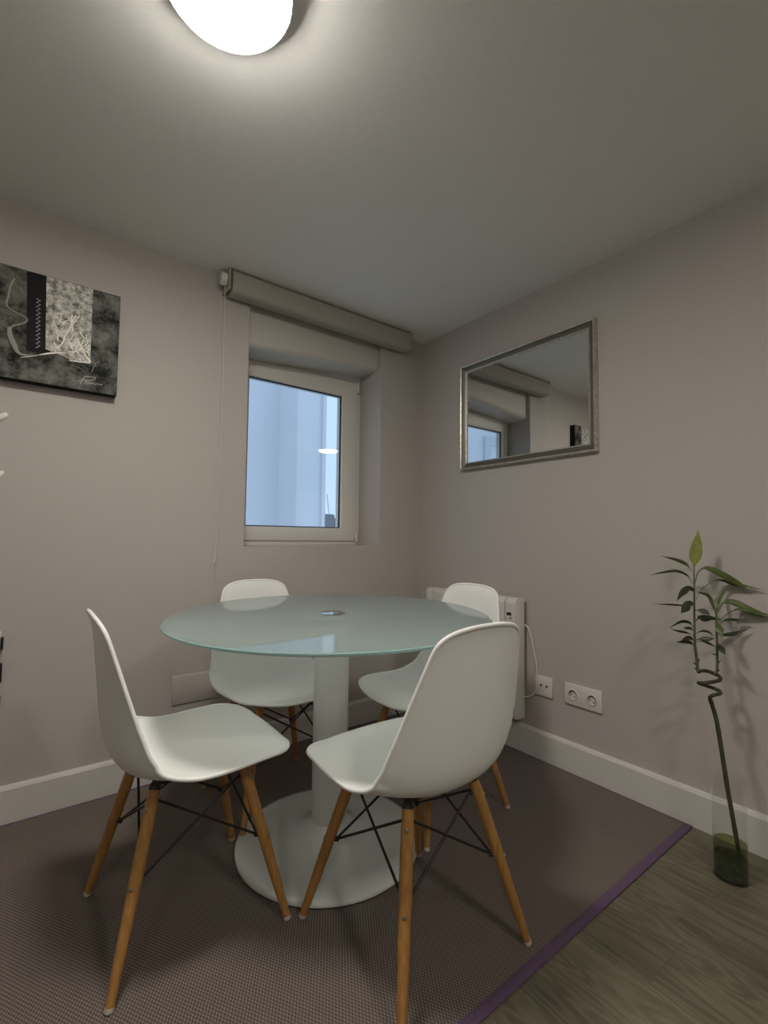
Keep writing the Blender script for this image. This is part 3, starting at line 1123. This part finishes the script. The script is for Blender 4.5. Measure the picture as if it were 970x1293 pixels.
tag(nbd, 'white panel with black edge tabs low on the window wall below the peg rack', 'panel')

# ------------------------------------------------------------------ vase and lucky bamboo
VX, VY, VR, VH = -0.205, -1.607, 0.045, 0.295
va = empty('glass_vase', (VX, VY, 0))
pf = [(.0005, 0), (VR - .002, 0), (VR, .002), (VR, VH - .001), (VR - .001, VH), (VR - .0025, VH - .001), (VR - .0025, .008), (.0005, .008)]
MB().lathe(pf, 56).build('vase_wall', M['vase'], va, smooth=40)
MB().lathe([(.0005, .0085), (VR - .003, .0085), (VR - .003, .062), (VR - .012, .066), (.0005, .058)], 48).build('green_sediment', M['moss'], va, smooth=40)
MB().lathe([(VR - .003, .064), (VR - .003, .102), (.0005, .102)], 48).build('water', M['water'], va, smooth=40)
tag(va, 'tall clear glass cylinder vase with green water on the wooden floor', 'vase')

fh = Vector((math.cos(YAW), math.sin(YAW), 0))
PC = Vector((VX, VY, 0))


def pp(x, y, dep=0.0):
    """plant point: pixel ray cut with the upright plane through the vase (plus a depth offset)"""
    d = cf + cr * ((x - W / 2) / F) - cu * ((y - HT / 2) / F)
    lean = .15 * min(1.0, max(0.0, (1010 - y) / 300))      # the stalk leans back towards the wall
    t = ((PC + fh * (dep + lean) - CAM).dot(fh)) / d.dot(fh)
    q = CAM + d * t
    if q.x > -.018:
        q = CAM + d * ((-.018 - CAM.x) / d.x)
    return q


def pc(x, y, dep=0.0):
    return pp(810 + x / 5.62, 660 + y / 5.62, dep)


pl = empty('lucky_bamboo', (VX, VY, .06))
pl0 = Vector(pl.location)
st = [pp(937, 1092, -.0), pp(932, 1068), pp(925, 1030), pp(918, 990), pp(911, 945), pp(905, 910), pc(500, 1285), pc(487, 1240, -.012),
      pc(520, 1222, -.024), pc(560, 1212, -.012), pc(545, 1188, .010), pc(470, 1160, .016), pc(405, 1138, .0), pc(440, 1138, -.018), pc(520, 1128, -.022), pc(562, 1112, -.006),
      pc(545, 1085, .012), pc(490, 1060, .016), pc(440, 1050, .010), pc(405, 1058, .0)]
sp = catmull(st, 150)
rr = []
for k in range(150):
    t = k / 149
    r = .0062 if t < .35 else .0056
    if k % 12 == 0 and t < .35:
        r += .0009
    rr.append(r)
rel(MB().tube(sp, rr, 10), pl0).build('stalk', M['stalk'], pl, smooth=60)
sl = catmull([pc(402, 1056), pc(392, 960), pc(380, 860), pc(377, 700), pc(376, 500), pc(374, 380), pc(374, 300)], 50)
rel(MB().tube(sl, [.0052 - .0034 * k / 49 for k in range(50)], 8), pl0).build('shoot', M['shoot'], pl, smooth=60)
sr = catmull([pc(520, 1072, .012), pc(538, 1040, .008), pc(538, 900, .004), pc(532, 700), pc(535, 600)], 40)
rel(MB().tube(sr, [.0048 - .0025 * k / 39 for k in range(40)], 8), pl0).build('shoot', M['shoot'], pl, smooth=60)
rl = random.Random(5)


def leaf(pts, w, material, tilt=0.0, dmid=0.0, dtip=0.0, stemw=.18):
    n = 27
    deps = np.interp(np.linspace(0, 1, len(pts)), [0, .5, 1], [0, dmid, dtip])
    c = catmull([pc(x, y, float(d)) for (x, y), d in zip(pts, deps)], n)
    hw = w / 5.62 * 1.55 / F / 2
    v, f = [], []
    for i, p in enumerate(c):
        t = i / (n - 1)
        tn = (c[min(i + 1, n - 1)] - c[max(i - 1, 0)]).normalized()
        side = tn.cross((p - CAM).normalized())
        side.normalize()
        nrm = side.cross(tn)
        sd = side * math.cos(tilt) + nrm * math.sin(tilt)
        up = sd.cross(tn)
        if t < stemw:
            g = .16 + .10 * t / stemw
        else:
            u = (t - stemw) / (1 - stemw)
            g = max(.03, .26 * (1 - u) + math.sin(PI * u ** .82) ** 1.2 * 1.0)
        h = hw * g / 1.12
        fold = .25 * h
        v += [p + sd * h + up * fold, p + sd * h * .5 + up * fold * .3, p, p - sd * h * .5 + up * fold * .3, p - sd * h + up * fold]
    for i in range(n - 1):
        for k in range(4):
            f.append((i * 5 + k, i * 5 + k + 1, i * 5 + k + 6, i * 5 + k + 5))
    # thin solid blade
    m_ = len(v)
    tk = .0005
    v2 = [q + (q - CAM).normalized() * tk for q in v]
    f2 = [tuple(m_ + i for i in g[::-1]) for g in f]
    ed = []
    for i in range(n - 1):
        ed.append((i * 5, i * 5 + 5, m_ + i * 5 + 5, m_ + i * 5))
        ed.append((i * 5 + 4, m_ + i * 5 + 4, m_ + i * 5 + 9, i * 5 + 9))
    for k in range(4):
        ed.append((k, m_ + k, m_ + k + 1, k + 1))
        q = (n - 1) * 5
        ed.append((q + k, q + k + 1, m_ + q + k + 1, m_ + q + k))
    rel(MB().add(v + v2, f + f2 + ed), pl0).build('leaf', M[material], pl, smooth=60)


leaf([(374, 310), (380, 240), (393, 150), (405, 42)], 80, 'leaf_young', .2, -.01, -.02, .06)
leaf([(358, 345), (320, 298), (240, 262), (135, 236)], 30, 'leaf', .6, .02, .04)
leaf([(366, 440), (330, 380), (250, 345), (150, 355), (52, 374)], 26, 'leaf', .7, .0, -.02)
leaf([(380, 430), (405, 350), (470, 322), (600, 380), (710, 445), (755, 490)], 46, 'leaf', .3, -.02, -.03, .3)
leaf([(388, 545), (430, 470), (540, 405), (660, 435), (780, 460), (875, 480)], 30, 'leaf', .5, .015, .02, .38)
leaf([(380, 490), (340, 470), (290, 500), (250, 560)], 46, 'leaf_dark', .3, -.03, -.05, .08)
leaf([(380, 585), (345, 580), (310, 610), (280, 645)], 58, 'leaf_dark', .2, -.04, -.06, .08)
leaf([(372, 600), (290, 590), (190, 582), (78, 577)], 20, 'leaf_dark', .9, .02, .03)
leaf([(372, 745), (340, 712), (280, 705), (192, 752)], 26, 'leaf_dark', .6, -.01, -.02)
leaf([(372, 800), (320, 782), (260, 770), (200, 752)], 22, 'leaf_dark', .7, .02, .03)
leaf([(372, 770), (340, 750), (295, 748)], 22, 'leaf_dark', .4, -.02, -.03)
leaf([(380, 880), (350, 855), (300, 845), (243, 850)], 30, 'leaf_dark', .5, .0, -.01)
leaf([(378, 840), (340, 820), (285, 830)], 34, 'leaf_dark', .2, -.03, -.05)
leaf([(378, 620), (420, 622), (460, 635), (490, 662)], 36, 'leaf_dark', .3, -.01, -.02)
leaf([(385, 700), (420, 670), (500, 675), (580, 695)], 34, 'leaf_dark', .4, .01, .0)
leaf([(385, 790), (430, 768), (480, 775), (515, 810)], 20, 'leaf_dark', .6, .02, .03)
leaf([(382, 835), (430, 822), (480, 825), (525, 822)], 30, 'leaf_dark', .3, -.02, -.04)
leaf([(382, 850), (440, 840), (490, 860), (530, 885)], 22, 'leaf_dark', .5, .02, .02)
leaf([(390, 490), (430, 500), (480, 525), (515, 610), (528, 650)][::-1], 26, 'leaf', .4, -.01, -.02)
leaf([(545, 640), (550, 560), (580, 495), (650, 460)], 24, 'leaf', .6, .02, .03)
leaf([(540, 640), (575, 575), (640, 560), (760, 605), (900, 655)], 44, 'leaf', .3, -.03, -.06, .28)
leaf([(565, 690), (620, 640), (700, 612), (800, 640), (905, 660), (980, 655)], 38, 'leaf', .4, .02, .02, .3)
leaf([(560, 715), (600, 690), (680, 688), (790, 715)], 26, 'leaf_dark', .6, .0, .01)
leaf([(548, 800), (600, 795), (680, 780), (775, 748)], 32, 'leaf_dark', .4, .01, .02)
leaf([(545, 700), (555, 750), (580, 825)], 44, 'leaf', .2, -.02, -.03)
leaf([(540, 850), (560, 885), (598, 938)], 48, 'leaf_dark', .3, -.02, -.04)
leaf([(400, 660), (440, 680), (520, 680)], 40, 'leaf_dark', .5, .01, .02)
for x, y, dx, dy in ((392, 960, -14, -34), (395, 1010, -28, -20), (398, 1030, -25, 8), (400, 990, 16, -30), (540, 1000, 26, -25), (538, 940, -40, -10), (538, 1040, 22, 14), (398, 930, -18, -10)):
    a, b = pc(x, y), pc(x + dx, y + dy, -.004)
    rel(MB().tube([a, a * .5 + b * .5, b], [.0028, .0022, .0006], 6), pl0).build('dry_sheath', M['stalk'], pl)
tag(pl, 'lucky bamboo with a coiled dark stalk and narrow green leaves standing in the glass vase', 'plant')
